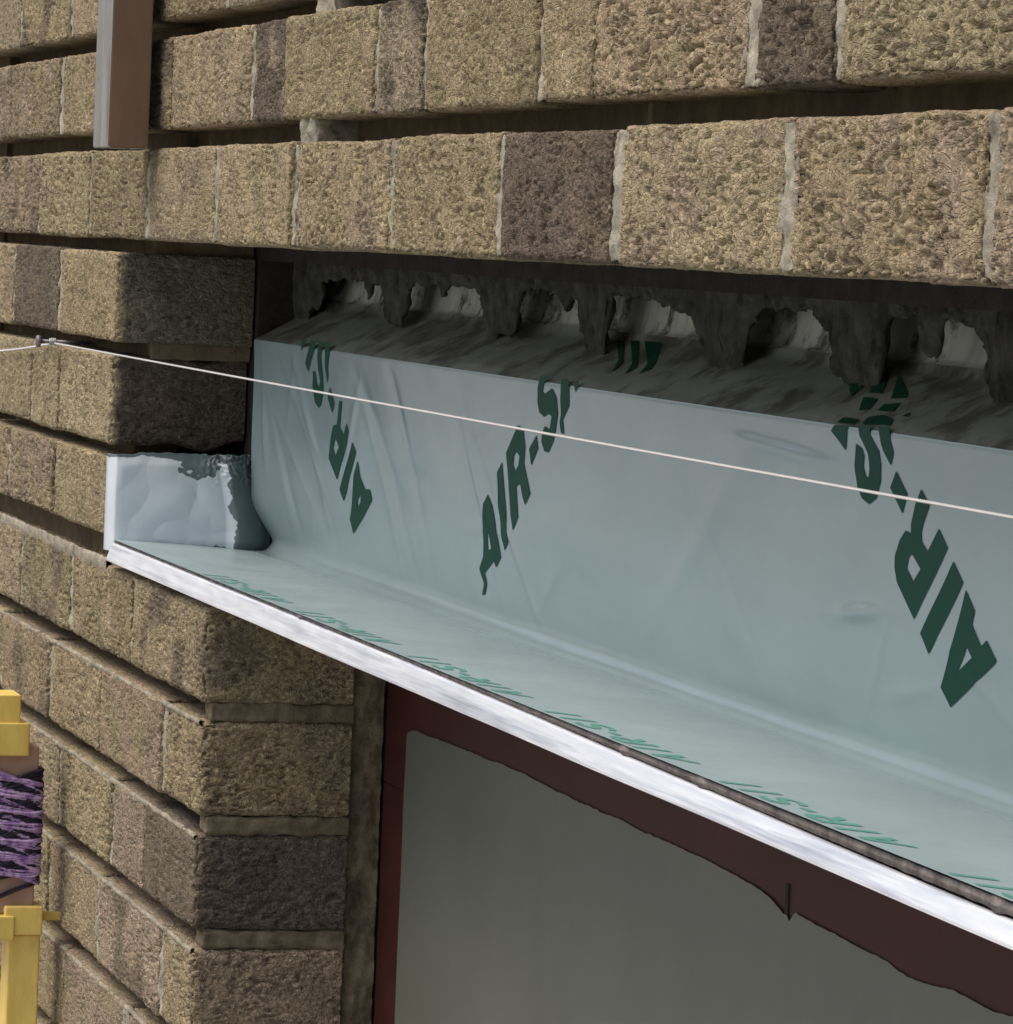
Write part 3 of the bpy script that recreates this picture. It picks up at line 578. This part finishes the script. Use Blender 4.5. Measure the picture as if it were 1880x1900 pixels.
# ================================================================== builder's line and pin
def twist(name, p0, p1, r, pitch, mat, strands=3, seg=5):
    p0 = np.array(p0, float); p1 = np.array(p1, float); L = np.linalg.norm(p1-p0); d = (p1-p0)/L
    n = int(L/pitch*8); t = np.linspace(0, 1, n); a_ = np.cross(d, (0, 0, 1)); a_ /= np.linalg.norm(a_); b_ = np.cross(d, a_)
    A = Acc()
    sag = -1.2*np.sin(math.pi*t)
    for s_ in range(strands):
        ph = 2*math.pi*s_/strands+2*math.pi*t*L/pitch
        c_ = p0+(p1-p0)*t[:, None]+(np.cos(ph)[:, None]*a_+np.sin(ph)[:, None]*b_)*r*.5; c_[:, 2] += sag
        P = np.zeros((n, seg+1, 3))
        for k in range(seg+1):
            th = 2*math.pi*k/seg; P[:, k] = c_+(math.cos(th)*a_+math.sin(th)*b_)*r*.56
        A.grid(P)
    me = mesh_from(name, np.concatenate(A.V), np.concatenate(A.F)); return me
m = NT('white_nylon_line'); M_LINE = m.set(Base_Color=(.48, .465, .45), Roughness=.6)
ln = link('string_line', twist('string_line', (-566, -4.5, -78.5), (2350, -4.5, -73.5), .7, 7, M_LINE), M_LINE)
tag(ln, 'thin white twisted builders line stretched level across the membrane', 'string line')
me2 = twist('string_line_tail', (-900, -5, -97), (-568, -4.5, -78.5), .95, 6, M_LINE)
l2 = link('line_tail', me2, M_LINE, ln)
def lathe(name, prof, axis_o, axis_d, mat, seg=20, parent=None):
    d = Vector(axis_d).normalized(); a_ = d.orthogonal().normalized(); b_ = d.cross(a_); P = np.zeros((len(prof), seg+1, 3))
    for i, (s_, r_) in enumerate(prof):
        for k in range(seg+1):
            th = 2*math.pi*k/seg; P[i, k] = np.array(Vector(axis_o)+d*s_+(a_*math.cos(th)+b_*math.sin(th))*r_)
    A = Acc(); A.grid(P); o = A.build(name, mat); 
    if parent: reparent(o, parent)
    return o
pin = empty('line_pin', (-.567, -.004, -.0785)); tag(pin, 'small steel line pin in the bed joint where the white line starts', 'line pin')
m = NT('dull_steel'); M_PIN = m.set(Base_Color=(.22, .19, .21), Roughness=.5, Metallic=.7)
lathe('shank', [(0, .01), (0, 1.6), (40, 1.5), (44, .01)], (-567, -16, -77.5), (0, 1, 0), M_PIN, parent=pin)
lathe('head', [(0, .01), (0, 4.2), (.8, 4.8), (2.4, 4.8), (3.2, 4.2), (3.2, .01)], (-567, -18.5, -77.5), (0, 1, 0), M_PIN, parent=pin)
lathe('line_winding', [(0, 1.6), (.4, 2.8), (1.1, 2.2), (1.8, 3.1), (2.5, 2.3), (3.2, 3.2), (4, 2.4), (4.8, 3.0), (5.6, 1.6)], (-567, -8.5, -77.5), (0, 1, 0), M_LINE, parent=pin)

# ================================================================== yellow line winder on the left
wd = empty('line_winder', (-.49, -.04, -.9)); tag(wd, 'yellow line winder with purple and black twine round a tan wooden core, at lower left', 'line winder')
m = NT('yellow_plastic'); c = m.ramp(m.noise(24, 5, .7, scale=(1, 1, .35)), [(.32, (.68, .45, .085)), (.66, (.92, .70, .20))])
gr = m.ramp(m.noise(60, 6, .75, scale=(1, 1, .3), loc=(5, 5, 5)), [(.6, (0, 0, 0)), (.75, (.7, .7, .7))]); c = m.mix(gr, c, (.16, .10, .03))
m.bump(m.noise(90, 3, .6), .2, .0006); M_YEL = m.set(Base_Color=c, Roughness=.5)
m = NT('tan_wood'); c = m.ramp(m.noise(25, 4, .6, scale=(1, 1, .2)), [(.3, (.33, .20, .14)), (.7, (.45, .29, .21))]); M_WOOD = m.set(Base_Color=c, Roughness=.6)
reparent(boxes('core', [(-497, -472, -56, -21, -508, -380)], M_WOOD, bev=2.5, seg=3), wd)
reparent(boxes('top_block', [(-505, -468, -72, -37, -364, -341), (-506, -465, -72, -30, -387, -362)], M_YEL, bev=1.6, seg=3), wd)
reparent(boxes('lower_block', [(-504, -464, -66, -36.5, -527, -508), (-501, -466, -44, -15, -523, -501)], M_YEL, bev=1.8, seg=3), wd)
reparent(boxes('handle', [(-499, -470, -40, -15.5, -1000, -523)], M_YEL, bev=2.2, seg=3), wd)
reparent(boxes('wall_hook', [(-488, -480, -16, 3, -514, -508)], M_YEL, bev=1, seg=2), wd)
# twine: many crossing turns round the core
def twine_mesh(name, turns, ztop, zbot, tilt, r, seedv):
    n = turns*28; t = np.linspace(0, 1, n); th = 2*math.pi*turns*t
    hx, hy = 15.2, 20.2
    cx = np.sign(np.cos(th))*np.abs(np.cos(th))**.45*hx; cy = np.sign(np.sin(th))*np.abs(np.sin(th))**.45*hy
    fr = (t*turns/ (turns/5.0)) % 1.0; tri = 1-np.abs(2*fr-1)
    z_ = ztop+(zbot-ztop)*tri+tilt*cy/hy+4.2*perlin(t*turns*3.6, t*0+seedv, t*0)
    lay = 1+.06*perlin(t*turns/3, t*0, t*0+seedv)+.02*seedv
    C_ = np.stack([-484.5+cx*lay, -38.5+cy*lay, z_], -1)
    T = np.gradient(C_, axis=0); T /= np.linalg.norm(T, axis=1)[:, None]; a_ = np.cross(T, (0, 0, 1.0)); a_ /= np.linalg.norm(a_, axis=1)[:, None]; b_ = np.cross(T, a_)
    P = np.zeros((n, 6, 3))
    for k in range(6):
        q = 2*math.pi*k/5; P[:, k] = C_+(math.cos(q)*a_+math.sin(q)*b_)*r
    A = Acc(); A.grid(P); return mesh_from(name, np.concatenate(A.V), np.concatenate(A.F))
m = NT('purple_twine'); c = m.ramp(m.noise(150, 3, .6), [(.35, (.22, .10, .30)), (.6, (.58, .42, .66))]); M_PUR = m.set(Base_Color=c, Roughness=.65)
m = NT('black_twine'); M_BLK = m.set(Base_Color=(.016, .008, .026), Roughness=.7)
for nm, tn, ti, sv, mt, rr in (('twine', 150, 5, .2, M_BLK, 1.7), ('twine', 70, -9, 2, M_PUR, 1.3), ('twine', 35, 11, 3, M_BLK, 1.2), ('twine', 60, -3, 3.5, M_PUR, 1.2)):
    reparent(link(nm, twine_mesh(nm, tn, -405, -476, ti, rr, sv), mt), wd)
reparent(link('twine', twine_mesh('twine', 3, -488, -489, 9, .9, 3), M_BLK), wd)
